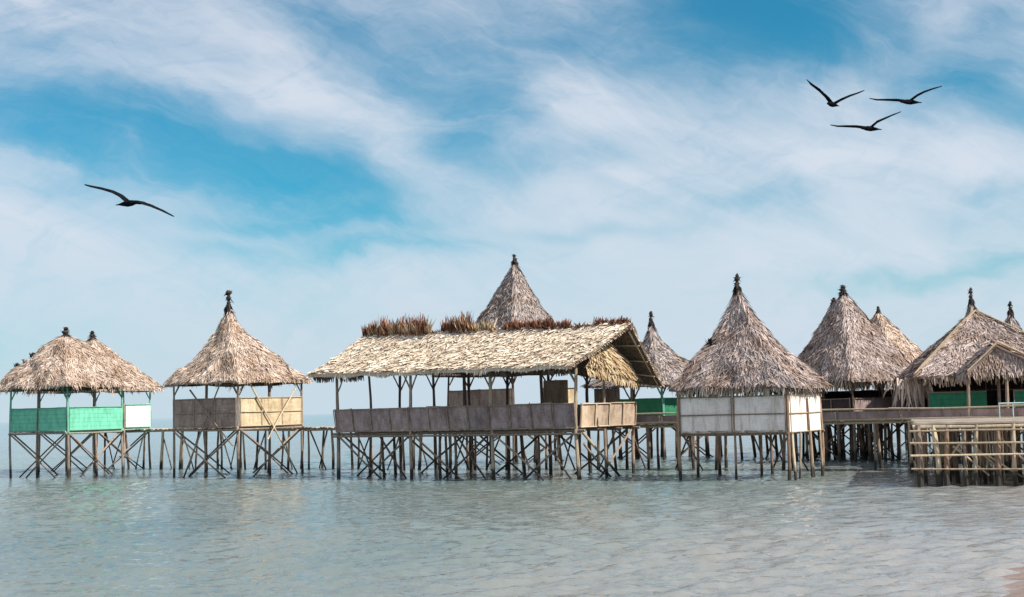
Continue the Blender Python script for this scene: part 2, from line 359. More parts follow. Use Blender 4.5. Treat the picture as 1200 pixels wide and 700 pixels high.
def pyramid_roof(root, center, apex, corners, eave_z, mt, power=1.25, round_=.25, bw=.036, bl=.26, course=.10, fringe=.28, lift=.05, name='roof', lump=.10, hip=True, skip=.0, top_cut=.02):
    """corners: eave corners in order (xy). Concave ragged thatch."""
    mb = MB(); c2 = Vector((center[0], center[1], 0)); ap = Vector(apex)
    n = len(corners); cs_ = [Vector((c[0], c[1], 0)) for c in corners]
    rav = sum((c-c2).length for c in cs_)/n
    seed = U(0, 50)
    ez = [eave_z+U(-.05, .05) for _ in cs_]
    for i in range(n):
        A = cs_[i]; B = cs_[(i+1) % n]; zA = ez[i]; zB = ez[(i+1) % n]
        def Sf(s, t, A=A, B=B, zA=zA, zB=zB):
            e_ = A.lerp(B, s); d = (e_-c2); e_ = e_.lerp(c2+d.normalized()*rav*.90, round_)
            g = max(t, 0)**power; g = g*.97+.03*min(1, t*8)
            top = Vector((ap.x, ap.y, 0))
            p = top.lerp(e_, g)
            z = ap.z+((zA+(zB-zA)*s)-ap.z)*t - .12*math.sin(s*math.pi)*t*0
            dd = (e_-c2).normalized()
            l = noise.noise(Vector((p.x*1.3+seed, p.y*1.3, z*1.1)))*lump*(min(1, t*2)) + noise.noise(Vector((p.x*3+seed, p.y*3, z*3)))*lump*.5
            return Vector((p.x+dd.x*l, p.y+dd.y*l, z+l*.6))
        def Nf(s, t, Sf=Sf):
            t = min(max(t, .06), .98); s = min(max(s, .03), .97)
            a_ = Sf(s+.02, t)-Sf(s-.02, t); b_ = Sf(s, t+.02)-Sf(s, t-.02)
            nn = b_.cross(a_); nn.normalize()
            return nn if nn.z > 0 else -nn
        rows = [[Sf(j/10, k/14) for j in range(11)] for k in range(15)]
        mb.grid(rows, 0, True)
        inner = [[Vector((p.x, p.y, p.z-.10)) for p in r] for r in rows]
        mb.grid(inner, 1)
        mb.grid([rows[-1], inner[-1]], 0)
        slope = (Sf(.5, 1)-Sf(.5, 0)).length
        wid = lambda t, A=A, B=B: (A-B).length*max(t, .04)**power
        surf_thatch(mb, Sf, Nf, wid, slope, course, bw, bl, lift, row_jit=.03, skip=skip, jit=.55)
        surf_thatch(mb, Sf, Nf, wid, slope, course*3, bw*.8, bl*1.2, lift*1.8, row_jit=.06, jit=1.4, taper=.3, skip=.45)
        # ragged hanging fringe at the eave
        nf = int((A-B).length/(bw*.62))
        for k in range(nf):
            s = U(0, 1); p = Sf(s, U(.93, .99)); nr = Nf(s, .97); ou = Vector((nr.x, nr.y, 0)).normalized()
            fl = fringe*U(.35, 1.25)*(0.7+.6*noise.noise(Vector((s*7, i*3, seed))))
            q = p+ou*fl*U(.25, .75)+Vector((0, 0, -fl*U(.6, 1.1)))
            side = (q-p).cross(nr).normalized()
            w = bw*U(.6, 1.4); mb.blade(p, q, (side+nr*U(-.4, .4)).normalized(), w, w*.3, ou*.03)
        if hip:   # leaves folded over the hip line
            for k in range(int(slope/.05)):
                t = U(.05, 1); p = Sf(0, t-.05) if t > .05 else Sf(0, 0); dd = (A-c2).normalized(); tng = (B-A).normalized()*random.choice((-1, 1))
                q = Sf(0, t)+tng*U(.05, .2)+dd*U(.0, .05)+Vector((0, 0, -U(.03, .14)))
                mb.blade(p+Vector((0, 0, .04))+dd*.03, q, ((q-p).cross(dd)+Vector((.001, 0, 0))).normalized(), bw*.9, bw*.4)
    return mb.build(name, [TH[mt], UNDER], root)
def finial(root, apex, h=.8, r=.13, style=0, pm=None):
    """A dark tuft of palm fibre bound over the peak."""
    mb = MB(); ap = Vector(apex); h *= U(.88, 1.1); r *= U(.85, 1.1)
    mb.pole(ap+Vector((0, 0, -.3)), ap+Vector((U(-.03, .03), 0, h*.85)), .05, .035, .02)
    def lump(c, rx, rz, n=9, mm=6):
        sd_ = U(0, 99); rows = []
        for i_ in range(mm+1):
            th = -math.pi/2+math.pi*i_/mm; row = []
            for j_ in range(n+1):
                a = (j_ % n)/n*6.2832; k = 1+.55*noise.noise(Vector((math.cos(a)*1.6+sd_, math.sin(a)*1.6, th*1.3)))
                row.append(c+Vector((math.cos(a)*math.cos(th)*rx*k, math.sin(a)*math.cos(th)*rx*k, math.sin(th)*rz*k)))
            rows.append(row)
        mb.grid(rows)
    # skirt of bound leaves over the peak
    for k in range(110):
        a = U(0, 6.28); d = Vector((math.cos(a), math.sin(a), 0)); z0 = U(.0, .3)*h
        p = ap+d*.03+Vector((0, 0, z0)); q = ap+d*r*U(.6, 1.5)+Vector((0, 0, z0-h*U(.3, .65)))
        mb.blade(p, q, Vector((-d.y, d.x, 0)), .06, .04, d*.03)
    kn = {0: [(.30, .75, .9), (.68, .85, .8), (.9, .5, .7)], 1: [(.35, .95, .9), (.75, .6, .9)], 2: [(.22, .6, .9), (.55, .75, .8), (.86, .95, .7)]}[style]
    for zf, sx, sz in kn:
        c = ap+Vector((U(-.15, .15)*r, 0, h*zf)); lump(c, r*sx*.85, h*.15*sz+.03)
        for k in range(16):
            a = U(0, 6.28); d = Vector((math.cos(a), math.sin(a), U(-.9, .7))); mb.blade(c, c+d*r*sx*U(1, 1.45), d.orthogonal().normalized(), .05, .02)
    if style == 2:
        mb.blade(ap+Vector((.02, 0, h*.6)), ap+Vector((.24, -.03, h*.22)), Vector((0, .7, .7)), .10, .05); mb.blade(ap+Vector((0, 0, h*.9)), ap+Vector((-.2, 0, h*.72)), Vector((0, .7, .7)), .09, .04)
    return mb.build('finial', TH['dark'], root)
def post(root, xy, z1, r, m, z0=-.5, lean=.06, name='post', top=None):
    mb = MB(); x, y = xy[0], xy[1]
    a = Vector((x+U(-lean, lean), y+U(-lean, lean), z0)); b = Vector((top[0], top[1], z1)) if top else Vector((x, y, z1))
    mb.pole(a, b, r*1.1, r*.82, U(.004, .018), seg=8); return mb.build(name, m, root)
def strut(root, a, b, r, m, bend=.01, name='brace'):
    mb = MB(); mb.pole(a, b, r, r*.8, bend); return mb.build(name, m, root)
def planks(root, P00, P10, P11, P01, z, th=.05, w=.16, name='deck', m=None, over=.1):
    """boards running from edge P00-P01 across to P10-P11"""
    mb = MB(); A = Vector((*P00[:2], z)); B = Vector((*P10[:2], z)); C = Vector((*P11[:2], z)); D = Vector((*P01[:2], z))
    n = max(2, int((D-A).length/w))
    for i in range(n):
        s0 = i/n; s1 = (i+.9)/n; a = A.lerp(D, (s0+s1)/2); b = B.lerp(C, (s0+s1)/2); d = (b-a).normalized()
        mb.bar(a-d*over*U(.3, 1.3)+Vector((0, 0, U(-.012, .012))), b+d*over*U(.3, 1.3)+Vector((0, 0, U(-.012, .012))), (D-A).length/n*.9, th)
    return mb.build(name, m or PLANK, root)
def lerp2(a, b, t): return Vector((a[0]+(b[0]-a[0])*t, a[1]+(b[1]-a[1])*t))

def hut(label, center, r, phi, deck, eave, apex_px, walls, mt='tan', power=1.25, over=.7, pm=None, group='thatched huts on stilts', grid=3,
        corners=None, wall_mats=None, finial_h=.8, fstyle=0, braces='x', post_r=.055, bw=.036, fringe=.28, apexz=None, posts_up=True, ybr=True, round_=.25,
        Yapex=None, brace_m=None, cat='hut', skip=0, leg_r=None, seed=0, jitter_legs=.12, lump=.11, upper=None, finial_r=.13, name='stilt_hut', course=.10, inner_fringe=False):
    """corners (xy): left, near, right, far.  walls: {edge: (z0, z1, material, battens)}"""
    random.seed(100+seed)
    pm = pm or PO; c = Vector(center)
    if corners is None:
        er = c.normalized(); et = Vector((er.y, -er.x))
        def cr(a): return c + er*(-math.cos(R(a)))*r + et*math.sin(R(a))*r
        corners = [cr(phi-90), cr(phi), cr(phi+90), cr(phi+180)]
    corners = [Vector((q[0], q[1])) for q in corners]
    c = sum((q for q in corners), Vector((0, 0)))/4
    root = thing(name, (c.x, c.y, 0), label, cat, group)
    ap = PD(apex_px[0], apex_px[1], Yapex or c.y)
    ec = []
    for q in corners:
        d = (q-c); ec.append(c+d*(1+over/d.length))
    ro = pyramid_roof(root, c, ap, ec, eave, mt, power, round_, bw=bw, fringe=fringe, skip=skip, course=course, lump=lump)
    finial(ro, ap, finial_h, finial_r, fstyle)
    # deck
    planks(root, corners[0], corners[3], corners[2], corners[1], deck, .05, .15, 'floor')
    bm_ = MB()
    for i in range(4):
        a, b = corners[i], corners[(i+1) % 4]; d = (b-a).normalized()
        bm_.pole(Vector((*(a-d*.15), deck-.09)), Vector((*(b+d*.15), deck-.09-.0*i)), .05, .045, .006)
    bm_.build('floor_beam', pm, root)
    # corner posts full height, others under the deck
    lr = leg_r or post_r
    for i in range(grid):
        for j in range(grid):
            s, t = i/(grid-1), j/(grid-1)
            q = lerp2(lerp2(corners[1], corners[0], s), lerp2(corners[2], corners[3], s), t)
            corner = i in (0, grid-1) and j in (0, grid-1)
            edge = i in (0, grid-1) or j in (0, grid-1)
            if corner: post(root, q, eave+.12, post_r, pm)
            else:
                qq = q+Vector((U(-1, 1), U(-1, 1)))*jitter_legs*(0.3 if edge else 1)
                post(root, qq, (eave+.1 if (edge and posts_up and upper is None and i*2 == grid-1 or (edge and posts_up and j*2 == grid-1)) else deck-.1), lr*U(.8, 1.05), brace_m or pm, lean=.12, name='post')
    # wall plates + corner knee braces
    pl = MB()
    for i in range(4):
        a, b = corners[i], corners[(i+1) % 4]
        pl.pole(Vector((*a, eave+.02)), Vector((*b, eave+.04)), .04, .04, .006)
    pl.build('wall_plate', pm, root)
    if inner_fringe:
        fb = MB()
        for i in range(4):
            a, b = corners[i], corners[(i+1) % 4]; d = (b-a).normalized(); nr = Vector((d.y, -d.x))
            for k in range(170):
                q = lerp2(a, b, U(0, 1))+nr*U(-.05, .12); ln = U(.15, .5)
                p = Vector((*q, eave+U(0, .12))); fb.blade(p, p+Vector((U(-.1, .1), U(-.1, .1), -ln)), Vector((d.x, d.y, 0)), .06, .03)
        fb.build('leaf_fringe', TH['pale'], ro)
    if ybr:
        for i in range(4):
            a = corners[i]
            for b in (corners[(i+1) % 4], corners[i-1]):
                d = (b-a).normalized(); strut(root, Vector((*(a+d*.03), eave-.55)), Vector((*(a+d*.42), eave+.02)), .03, pm, .02, 'knee_brace')
    if braces:
        for i in range(4):
            a, b = corners[i], corners[(i+1) % 4]; d = (b-a).normalized(); nr = Vector((d.y, -d.x))*(.08)
            nb = 1 if (b-a).length < 5 else 2
            for k in range(nb):
                p, q = lerp2(a, b, k/nb), lerp2(a, b, (k+1)/nb)
                e1 = d*U(.1, .5); e2 = d*U(.1, .5)
                strut(root, Vector((*(p+nr+d*.1), deck-.15)), Vector((*(q+nr*1.5-e1), -.35)), .04, brace_m or pm)
                strut(root, Vector((*(q-nr-d*.1), deck-.12)), Vector((*(p-nr*1.3+e2), -.35)), .04, brace_m or pm)
    for e_, spec in walls.items():
        z0, z1, m_, nbat = spec[:4]; s0, s1 = spec[4:6] if len(spec) > 5 else (0, 1)
        a, b = corners[e_], corners[(e_+1) % 4]
        d = (b-a).normalized(); nr = Vector((d.y, -d.x))*.045
        wall(root, lerp2(a, b, s0)+nr, lerp2(a, b, s1)+nr, z0, z1, m_, battens=nbat, bat_mat=spec[6] if len(spec) > 6 else None)
    return root, corners, c, ro

# ------------------------------------------------------------------ water
def water_mat():
    m, t, b = mat('sea_water')
    g = t.nodes.new('ShaderNodeNewGeometry')
    n = tnoise(t, .12, 4, sc=(1, .35, 1))
    c = ramp(t, n.outputs['Fac'], [(.3, (.085, .135, .14)), (.5, (.135, .17, .163)), (.72, (.178, .18, .155))])
    # silt stirred up towards the beach
    s_ = t.nodes.new('ShaderNodeSeparateXYZ'); t.links.new(g.outputs['Position'], s_.inputs[0])
    dd = t.nodes.new('ShaderNodeMath'); dd.operation = 'MULTIPLY_ADD'; t.links.new(s_.outputs[1], dd.inputs[0]); dd.inputs[1].default_value = -.497; dd.inputs[2].default_value = 0
    d2 = t.nodes.new('ShaderNodeMath'); d2.operation = 'ADD'; t.links.new(s_.outputs[0], d2.inputs[0]); t.links.new(dd.outputs[0], d2.inputs[1])
    n3 = tnoise(t, .35, 4)
    d3 = t.nodes.new('ShaderNodeMath'); d3.operation = 'MULTIPLY_ADD'; t.links.new(n3.outputs['Fac'], d3.inputs[0]); d3.inputs[1].default_value = 4; t.links.new(d2.outputs[0], d3.inputs[2])
    mr = t.nodes.new('ShaderNodeMapRange'); t.links.new(d3.outputs[0], mr.inputs[0]); mr.inputs[1].default_value = -14; mr.inputs[2].default_value = 0; mr.inputs[3].default_value = 0; mr.inputs[4].default_value = .4
    c = mixc(t, c, (.40, .33, .33), mr.outputs[0])
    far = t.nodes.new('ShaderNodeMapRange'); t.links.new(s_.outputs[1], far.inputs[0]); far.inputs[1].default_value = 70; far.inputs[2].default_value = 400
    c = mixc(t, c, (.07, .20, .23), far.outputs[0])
    t.links.new(c, b.inputs['Base Color']); b.inputs['Roughness'].default_value = .06; b.inputs['IOR'].default_value = 1.33; b.inputs['Specular IOR Level'].default_value = .5
    a1 = tnoise(t, 1.4, 5, sc=(.55, 1.5, 1), rot=(0, 0, .08), rough=.6); a2 = tnoise(t, 6, 3, sc=(.6, 1.3, 1), rot=(0, 0, -.2)); a3 = tnoise(t, .35, 3, sc=(.5, 1.4, 1))
    def ma(x, k, y):
        q = t.nodes.new('ShaderNodeMath'); q.operation = 'MULTIPLY_ADD'; t.links.new(x, q.inputs[0]); q.inputs[1].default_value = k
        if y is None: q.inputs[2].default_value = 0
        else: t.links.new(y, q.inputs[2])
        return q.outputs[0]
    h = ma(a3.outputs['Fac'], .22, ma(a2.outputs['Fac'], .10, ma(a1.outputs['Fac'], .30, None)))
    bn = bump(t, b, h, .8, .35)
    return m
wm = MB()
RR = 6000
# one sheet: real waves in front of the camera, growing coarser with distance, flat out to the horizon
wv_ = []; WAMP = .0053
for k in range(64):
    lam = .20*(5.6 ** (k/63)); an = math.pi/2+.15+random.gauss(0, .42)
    wv_.append((2*math.pi/lam*math.cos(an), 2*math.pi/lam*math.sin(an), U(0, 6.28), WAMP*lam**.7, lam))
import numpy as np
ys = [-60, -20, 0, 6, 10]
y = 13.0
while y < 170: ys.append(y); y *= 1.0042
ys += [180, 200, 240, 300, 420, 650, 1100, 2200, RR]
fr = list(np.linspace(-.62, .62, 420))
YY = np.array(ys)[:, None]; FX = np.array([-1]+fr+[1])[None, :]
XX = FX*np.maximum(YY, 13)
XX = np.where(FX == -1, -RR, np.where(FX == 1, RR, XX)); YG = YY+0*XX
Z = np.zeros_like(XX)
for kx, ky, ph, am, lam in wv_:
    fade = np.clip((lam/(YG*.0042*2.2)-.6)/.8, 0, 1)*(lam < 9)
    Z += am*np.sin(kx*XX+ky*YG+ph+.8*np.sin(XX*.23+ky)+.6*np.sin(YG*.31+kx))*fade
pt = 1+.55*np.sin(XX*.21+YG*.13+1)*np.sin(YG*.19-XX*.09)
Z *= pt*np.clip((YG-12)/3, 0, 1)*np.clip((175-YG)/90, 0, 1)*(np.abs(FX) < .615)
nr_, nc_ = XX.shape
wm.v = list(zip(XX.ravel().tolist(), YG.ravel().tolist(), Z.ravel().tolist()))
ii_ = np.arange(nr_-1)[:, None]*nc_+np.arange(nc_-1)[None, :]
wm.f = np.stack([ii_, ii_+1, ii_+nc_+1, ii_+nc_], -1).reshape(-1, 4).tolist(); wm.m = [0]*len(wm.f)
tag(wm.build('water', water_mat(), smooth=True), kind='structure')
def sand_mat():
    m, t, b = mat('wet_sand'); n = tnoise(t, 2.2, 6, sc=(1, 1, 1)); n2 = tnoise(t, 60, 2)
    c = ramp(t, n.outputs['Fac'], [(.3, (.17, .11, .08)), (.6, (.30, .20, .15)), (.8, (.38, .27, .21))])
    c = mixc(t, c, ramp(t, n2.outputs['Fac'], [(.3, (.75, .75, .75)), (.7, (1.05, 1.05, 1.05))]), 1.0, 'MULTIPLY')
    t.links.new(c, b.inputs['Base Color']); b.inputs['Roughness'].default_value = .38; b.inputs['Specular IOR Level'].default_value = .5
    bump(t, b, n.outputs['Fac'], .6, .08); return m
# shoreline runs from beside the camera out to the right: x = 0.497*y - 2.75
def shore_h(x, y):
    nrm = (x-(.497*y-2.75))/1.117
    nrm += noise.noise(Vector((x*.25, y*.25, 0)))*.35+noise.noise(Vector((x*1.1, y*1.1, 4)))*.2
    return min(nrm*.10, .9 + nrm*.004) + noise.noise(Vector((x*.6, y*.6, 9)))*.02
gb = MB(); rows = []
for i in range(150):
    y = -30+i*.62; rows.append([Vector((.497*y-6+j*.45*(1+j*.02), y, 0)) for j in range(70)])
rows = [[Vector((p.x, p.y, shore_h(p.x, p.y))) for p in r] for r in rows]
gb.grid(rows); tag(gb.build('beach', sand_mat(), smooth=True), kind='structure')

# ------------------------------------------------------------------ huts
G = 'thatched huts on stilts'
# A front green hut
def ctr(px, D): return (XD(px, D), D)
rA, cA, _, _ = hut('mint green painted open hut with low flat thatched roof, front one at the far left', ctr(77, 67.0), 2.58, 0, 2.18, 4.3, (77, 393),
    {0: (2.2, 3.32, 'green', 0, 0, 1, PO_G), 1: (2.2, 3.32, 'green', 0, 0, 1, PO_G), 2: (2.2, 3.2, 'green', 0, .5, 1, PO_G), 3: (2.2, 3.3, 'green', 0, 0, 1, PO_G)},
    mt='tan', power=.80, over=.80, pm=PO_G, brace_m=PO, finial_h=.42, fstyle=1, finial_r=.2, round_=.25, seed=1, lump=.18, fringe=.4)
rB, cB, _, _ = hut('small hut with pale mint wall and low thatched roof, tucked behind the green hut', ctr(110, 73.5), 2.85, 0, 2.2, 4.25, (108, 397),
    {1: (2.22, 3.46, 'mint', 0, .5, 1, PO_G), 0: (2.2, 3.3, 'green', 0, 0, 1, PO_G), 2: (2.2, 3.1, 'green', 0, 0, .4, PO_G)},
    mt='tan', power=1.0, over=.78, pm=PO_G, brace_m=PO, finial_h=.4, fstyle=1, finial_r=.2, round_=.25, seed=2, lump=.15, fringe=.36)
rC, cC, _, _ = hut('square hut with pointed tan thatch, woven walls toned dark brown for shade and straw for sun, and crossed poles', ctr(277, 62.4), 2.86, 0, 2.2, 4.2, (268, 360),
    {0: (2.22, 3.5, 'brown', 3), 1: (2.22, 3.5, 'straw', 3, 0, 1, PO_L), 2: (2.2, 2.9, 'brown', 2, 0, .5), 3: (2.2, 2.8, 'brown', 2, .4, 1)},  # brown left, straw right: shade and sun put into the weave colour
    mt='tan', power=1.55, over=.50, finial_h=.85, fstyle=2, finial_r=.16, round_=.12, lump=.16, fringe=.36, seed=3, brace_m=PO)
# long slanting poles across the hut's two front faces
for e_, (f0, z0_, f1, z1_) in ((0, (.15, -.3, .78, 4.2)), (0, (.30, 3.9, .95, 1.4)), (1, (.12, 4.2, .92, -.3)), (1, (.86, 3.9, .40, 1.6))):
    a, b = cC[e_], cC[(e_+1) % 4]; d = (b-a).normalized(); nr = Vector((d.y, -d.x))*.16
    strut(rC, Vector((*(lerp2(a, b, f0)+nr), z0_)), Vector((*(lerp2(a, b, f1)+nr), z1_)), .04, PO_L if e_ else PO)
# G bleached wall hut
cornG = [(5.84, 48.7), (9.28, 46.7), (11.03, 49.7), (7.59, 51.7)]
rG, cG, _, _ = hut('tall pointed thatch hut with closed bleached woven walls, near the middle right', (8.4, 49.2), 0, 0, 1.70, 3.22, (864, 338),
    {0: (1.62, 2.93, 'white', 2, 0, 1, PO), 1: (1.62, 2.95, 'white', 0, 0, 1, PO_L), 2: (1.7, 2.9, 'white', 2), 3: (1.7, 2.9, 'white', 2)},
    corners=cornG, mt='grey', power=1.48, over=.42, finial_h=.55, fstyle=0, finial_r=.15, round_=.12, braces=None, pm=PO_R, brace_m=PO_R, fringe=.45, seed=4, leg_r=.055, post_r=.06, grid=3, jitter_legs=.5, ybr=False, bw=.036, course=.10, inner_fringe=True)
# dark bound tufts standing on the roof slopes
def slope_tuft(root, px, py, Y, n=70, h=.25, m='dark'):
    ro_ = [o for o in root.children if o.name.startswith('roof')][0]
    tb = MB(); tp = PD(px, py, Y)
    for k in range(n):
        a = U(0, 6.28); d = Vector((math.cos(a), math.sin(a), 0)); tb.blade(tp+Vector((0, 0, -.12)), tp+d*U(.03, .22)+Vector((0, 0, U(-.15, 1)*h)), Vector((-d.y, d.x, 0)), .06, .03)
    tb.build('tuft', TH[m], ro_)
slope_tuft(rG, 833, 403, 48.9, 90, .22)
slope_tuft(rA, 20, 431, 67.2); slope_tuft(rA, 38, 419, 67.0); slope_tuft(rA, 29, 425, 67.1, 40, .2, 'tan')
for f, w in ((.05, 1), (.3, .8), (.6, 1), (.93, .9)):          # pale poles under the sunlit side
    q = lerp2(cornG[1], cornG[2], f); post(rG, q+Vector((.06, -.04)), 1.62, .05*w, PO_L, lean=.1)

# ------------------------------------------------------------------ long pavilion
def pavilion():
    random.seed(55)
    FR = Vector((2.31, 50.7)); FL = Vector((-7.39, 57.1)); e1 = (FL-FR).normalized(); e2 = Vector((-e1.y, e1.x))
    if e2.y < 0: e2 = -e2
    W_ = 4.24; Ln = (FL-FR).length; BR = FR+e2*W_; BL = FL+e2*W_
    c = (FR+FL+BR+BL)/4
    root = thing('pavilion', (c.x, c.y, 0), 'long open sided pavilion with pale gabled thatch and low woven walls on crossed stilts', 'pavilion')
    def Q(s, d, z): v2 = FR+e1*s+e2*d; return Vector((v2.x, v2.y, z))     # s metres from the right end, d metres back
    DZ = 1.92
    planks(root, FR, BR, BL, FL, DZ, .06, .16, 'floor')
    bm_ = MB()
    for d_ in (0, 1.4, 2.8, W_): bm_.pole(Q(-.3, d_, DZ-.1), Q(Ln+.25, d_, DZ-.1), .055, .05, .004, seg=10)
    bm_.pole(Q(-.2, -.09, DZ-.22), Q(Ln+.2, -.09, DZ-.2), .04, .04, .004, seg=10)
    bm_.build('floor_beam', PO, root)
    # --- posts
    eF, eB = 4.28, 3.75
    for s in (0, Ln*.333, Ln*.666, Ln):
        post(root, Q(s, -.02, 0), eF+.1, .072, PO_L if s < 4.5 else PO)
        if s < Ln-.2:
            strut(root, Q(s+.02, -.02, eF-.75), Q(s+.45, -.02, eF+.05), .035, PO_L if s < .1 else PO, .02, 'knee_brace')
        if s > .2: strut(root, Q(s-.02, -.02, eF-.75), Q(s-.42, -.02, eF+.05), .035, PO, .02, 'knee_brace')
    for s in (1.9, 5.6, 6.6, 9.6): post(root, Q(s+U(-.1, .1), U(.0, .5), 0), DZ-.1, .06, PO_D, lean=.1)
    for s in (0, 2.0, 3.9, 5.9, 7.9, 9.8, Ln):
        eB = 3.3 if s == 0 else 4.1
        post(root, Q(s, W_, 0), eB+.35, .07, PO if s == 0 else PO_D)
        strut(root, Q(s, W_, eB-.5), Q(s+.4, W_, eB+.2), .035, PO_D, .02, 'knee_brace')
        strut(root, Q(s, W_, eB-.5), Q(s-.4, W_, eB+.2), .035, PO_D, .02, 'knee_brace')
    for s in (1.2, 4.2, 7.6, 10.4): post(root, Q(s+U(-.2, .2), 2.1+U(-.4, .4), 0), DZ-.1, .06, random.choice((PO, PO_D, PO_R)), lean=.15)
    post(root, Q(0, 2.05, 0), 4.3, .06, PO); post(root, Q(Ln, 2.05, 0), 4.6, .06, PO)
    for s in (2.9, 6.6): # forked poles carrying the ridge
        post(root, Q(s, 2.1, 0), 5.0, .07, PO_D, z0=DZ)
        for k in (-1, 1): strut(root, Q(s, 2.1, 4.0), Q(s+.5*k, 2.1, 4.75), .045, PO_D, .03, 'knee_brace')
    # --- crossed braces under the floor, along the front, the back and the right end
    bays = [0, Ln*.333, Ln*.666, Ln]
    for i in range(3):
        a, b = bays[i], bays[i+1]
        for (s0, s1, d_) in ((b-.1, a+1.0, -.12), (a+.15, b-.9, .1), (a+1.9, a+.2, .25)):
            strut(root, Q(s0, d_, DZ-.15), Q(s1, d_, -.4), .045, random.choice((PO, PO, PO_D)))
        for (s0, s1) in ((a+.2, b-.6), (b-.2, a+.8)):
            strut(root, Q(s0, W_-.1, DZ-.15), Q(s1, W_-.1, -.4), .045, PO_D)
    strut(root, Q(-.12, .1, DZ-.15), Q(-.2, 3.3, -.4), .055, PO_L); strut(root, Q(-.05, .3, DZ-.6), Q(-.1, 2.6, -.3), .045, PO)
    strut(root, Q(.05, W_, DZ-.15), Q(.0, .9, -.4), .045, PO)
    strut(root, Q(Ln+.1, W_, DZ-.15), Q(Ln+.1, .6, -.4), .045, PO); strut(root, Q(Ln-.1, .2, DZ-.15), Q(Ln-.1, W_-.6, -.4), .045, PO)
    # --- low walls: separate woven panels that lean outwards
    npan = 12
    for k in range(npan):
        a = Q(Ln*(k+1)/npan, -.09, 0); b = Q(Ln*k/npan, -.09, 0)
        wall(root, a, b, DZ-.02+U(-.015, .015), 2.84+U(-.015, .02), 'mauve', lean=.14+U(-.05, .05), battens=1, bat_mat=PO, gap=.015)  # shade put into the front panels: darker, greyer weave than the sunlit end
    for k in range(4):
        a = Q(-.09, W_*k/4, 0); b = Q(-.09, W_*(k+1)/4, 0)
        wall(root, a, b, DZ, 2.82+U(-.01, .02), 'tan', lean=.08, battens=1, bat_mat=PO_L, gap=.02)
    wall(root, Q(Ln*.45, W_, 0), Q(Ln, W_, 0), DZ, 2.78, 'brown', battens=6)
    wall(root, Q(.0, W_, 0), Q(Ln*.3, W_, 0), DZ, 2.78, 'brown', battens=3)
    wall(root, Q(2.9, W_-.08, 0), Q(4.1, W_-.08, 0), DZ, 3.8, 'tan', battens=2)
    wall(root, Q(.5, W_-.08, 0), Q(1.7, W_-.08, 0), DZ, 3.4, 'brown', battens=2)
    wall(root, Q(Ln+.05, W_, 0), Q(Ln+.05, 0, 0), DZ, 2.78, 'brown', battens=3)
    # --- bench and tables inside
    for s in (2.4, 5.6, 8.8):
        tb_ = MB(); tb_.bar(Q(s-.8, 1.7, DZ+.75), Q(s+.8, 1.7, DZ+.75), .7, .05)
        for (i, j) in ((-1, -1), (1, -1), (1, 1), (-1, 1)): tb_.bar(Q(s+.65*i, 1.7+.25*j, DZ), Q(s+.65*i, 1.7+.25*j, DZ+.73), .06, .06)
        tbl = tb_.build('table', PLANK, origin=Q(s, 1.7, DZ))
        tag(tbl, 'plain wooden table inside the long pavilion, %s' % {2.4: 'nearest its sunlit right end', 5.6: 'at its middle', 8.8: 'nearest its left end'}[s], 'table', 'tables inside the pavilion')
    # --- roof
    ridge = lambda s: 5.98+(5.84-5.98)*(1-s)      # s:0 right..1 left
    RA = Vector((4.50, 51.85, 5.80)); RB = Vector((-6.45, 59.0, 5.98))   # ridge right and left
    EA = Q(-.12, -.55, 4.22); EB = Q(Ln+1.15, -.5, 4.36)
    BA = RA+Vector((e2.x, e2.y, 0))*2.55+Vector((0, 0, -2.35)); BB = Q(Ln+1.0, W_+.55, 4.5)
    mb = MB()
    def mk(P, Qe, seedv, sag=.10):
        def Sf(s, t):
            a = P[0].lerp(P[1], s); b = Qe[0].lerp(Qe[1], s); p = a.lerp(b, t)
            l = noise.noise(Vector((p.x*.7+seedv, p.y*.7, t*2)))*.10+noise.noise(Vector((p.x*2.2, p.y*2.2, seedv)))*.04
            z = p.z+l+(t*.9*(1-s)*min(1, s/.5) if Qe[0].z < 3.6 else 0)-sag*math.sin(t*math.pi)+math.sin(s*math.pi)*-.05+.05*noise.noise(Vector((s*9, seedv, 0)))
            return Vector((p.x, p.y, z))
        return Sf
    def nrm_of(Sf):
        def Nf(s, t):
            t = min(max(t, .03), .97); s = min(max(s, .01), .99)
            n_ = (Sf(s+.01, t)-Sf(s-.01, t)).cross(Sf(s, t+.02)-Sf(s, t-.02)); n_.normalize(); return n_ if n_.z > 0 else -n_
        return Nf
    for P, E, sv, flip in (((RA, RB), (EA, EB), 3, False), ((RA, RB), (BA, BB), 8, True)):
        Sf = mk(P, E, sv); Nf = nrm_of(Sf)
        rows_ = [[Sf(j/40, k/10) for j in range(41)] for k in range(11)]
        mb.grid(rows_, 0, flip); inn = [[Vector((p.x, p.y, p.z-.13)) for p in r_] for r_ in rows_]; mb.grid(inn, 1, not flip)
        mb.grid([rows_[-1], inn[-1]], 0); mb.grid([[r_[0] for r_ in rows_], [r_[0] for r_ in inn]], 1); mb.grid([[r_[-1] for r_ in rows_], [r_[-1] for r_ in inn]], 0)
        sl = (E[0]-P[0]).length; Lr = (P[0]-P[1]).length
        if not flip:
            surf_thatch(mb, Sf, Nf, lambda t: Lr, sl, .11, .042, .26, .05, row_jit=.035, jit=.5, taper=.6)
            surf_thatch(mb, Sf, Nf, lambda t: Lr, sl, .30, .06, .28, .085, row_jit=.05, jit=1.2, taper=.5, skip=.35)
        else: surf_thatch(mb, Sf, Nf, lambda t: Lr, sl, .30, .09, .42, .06, row_jit=.02, jit=.2)
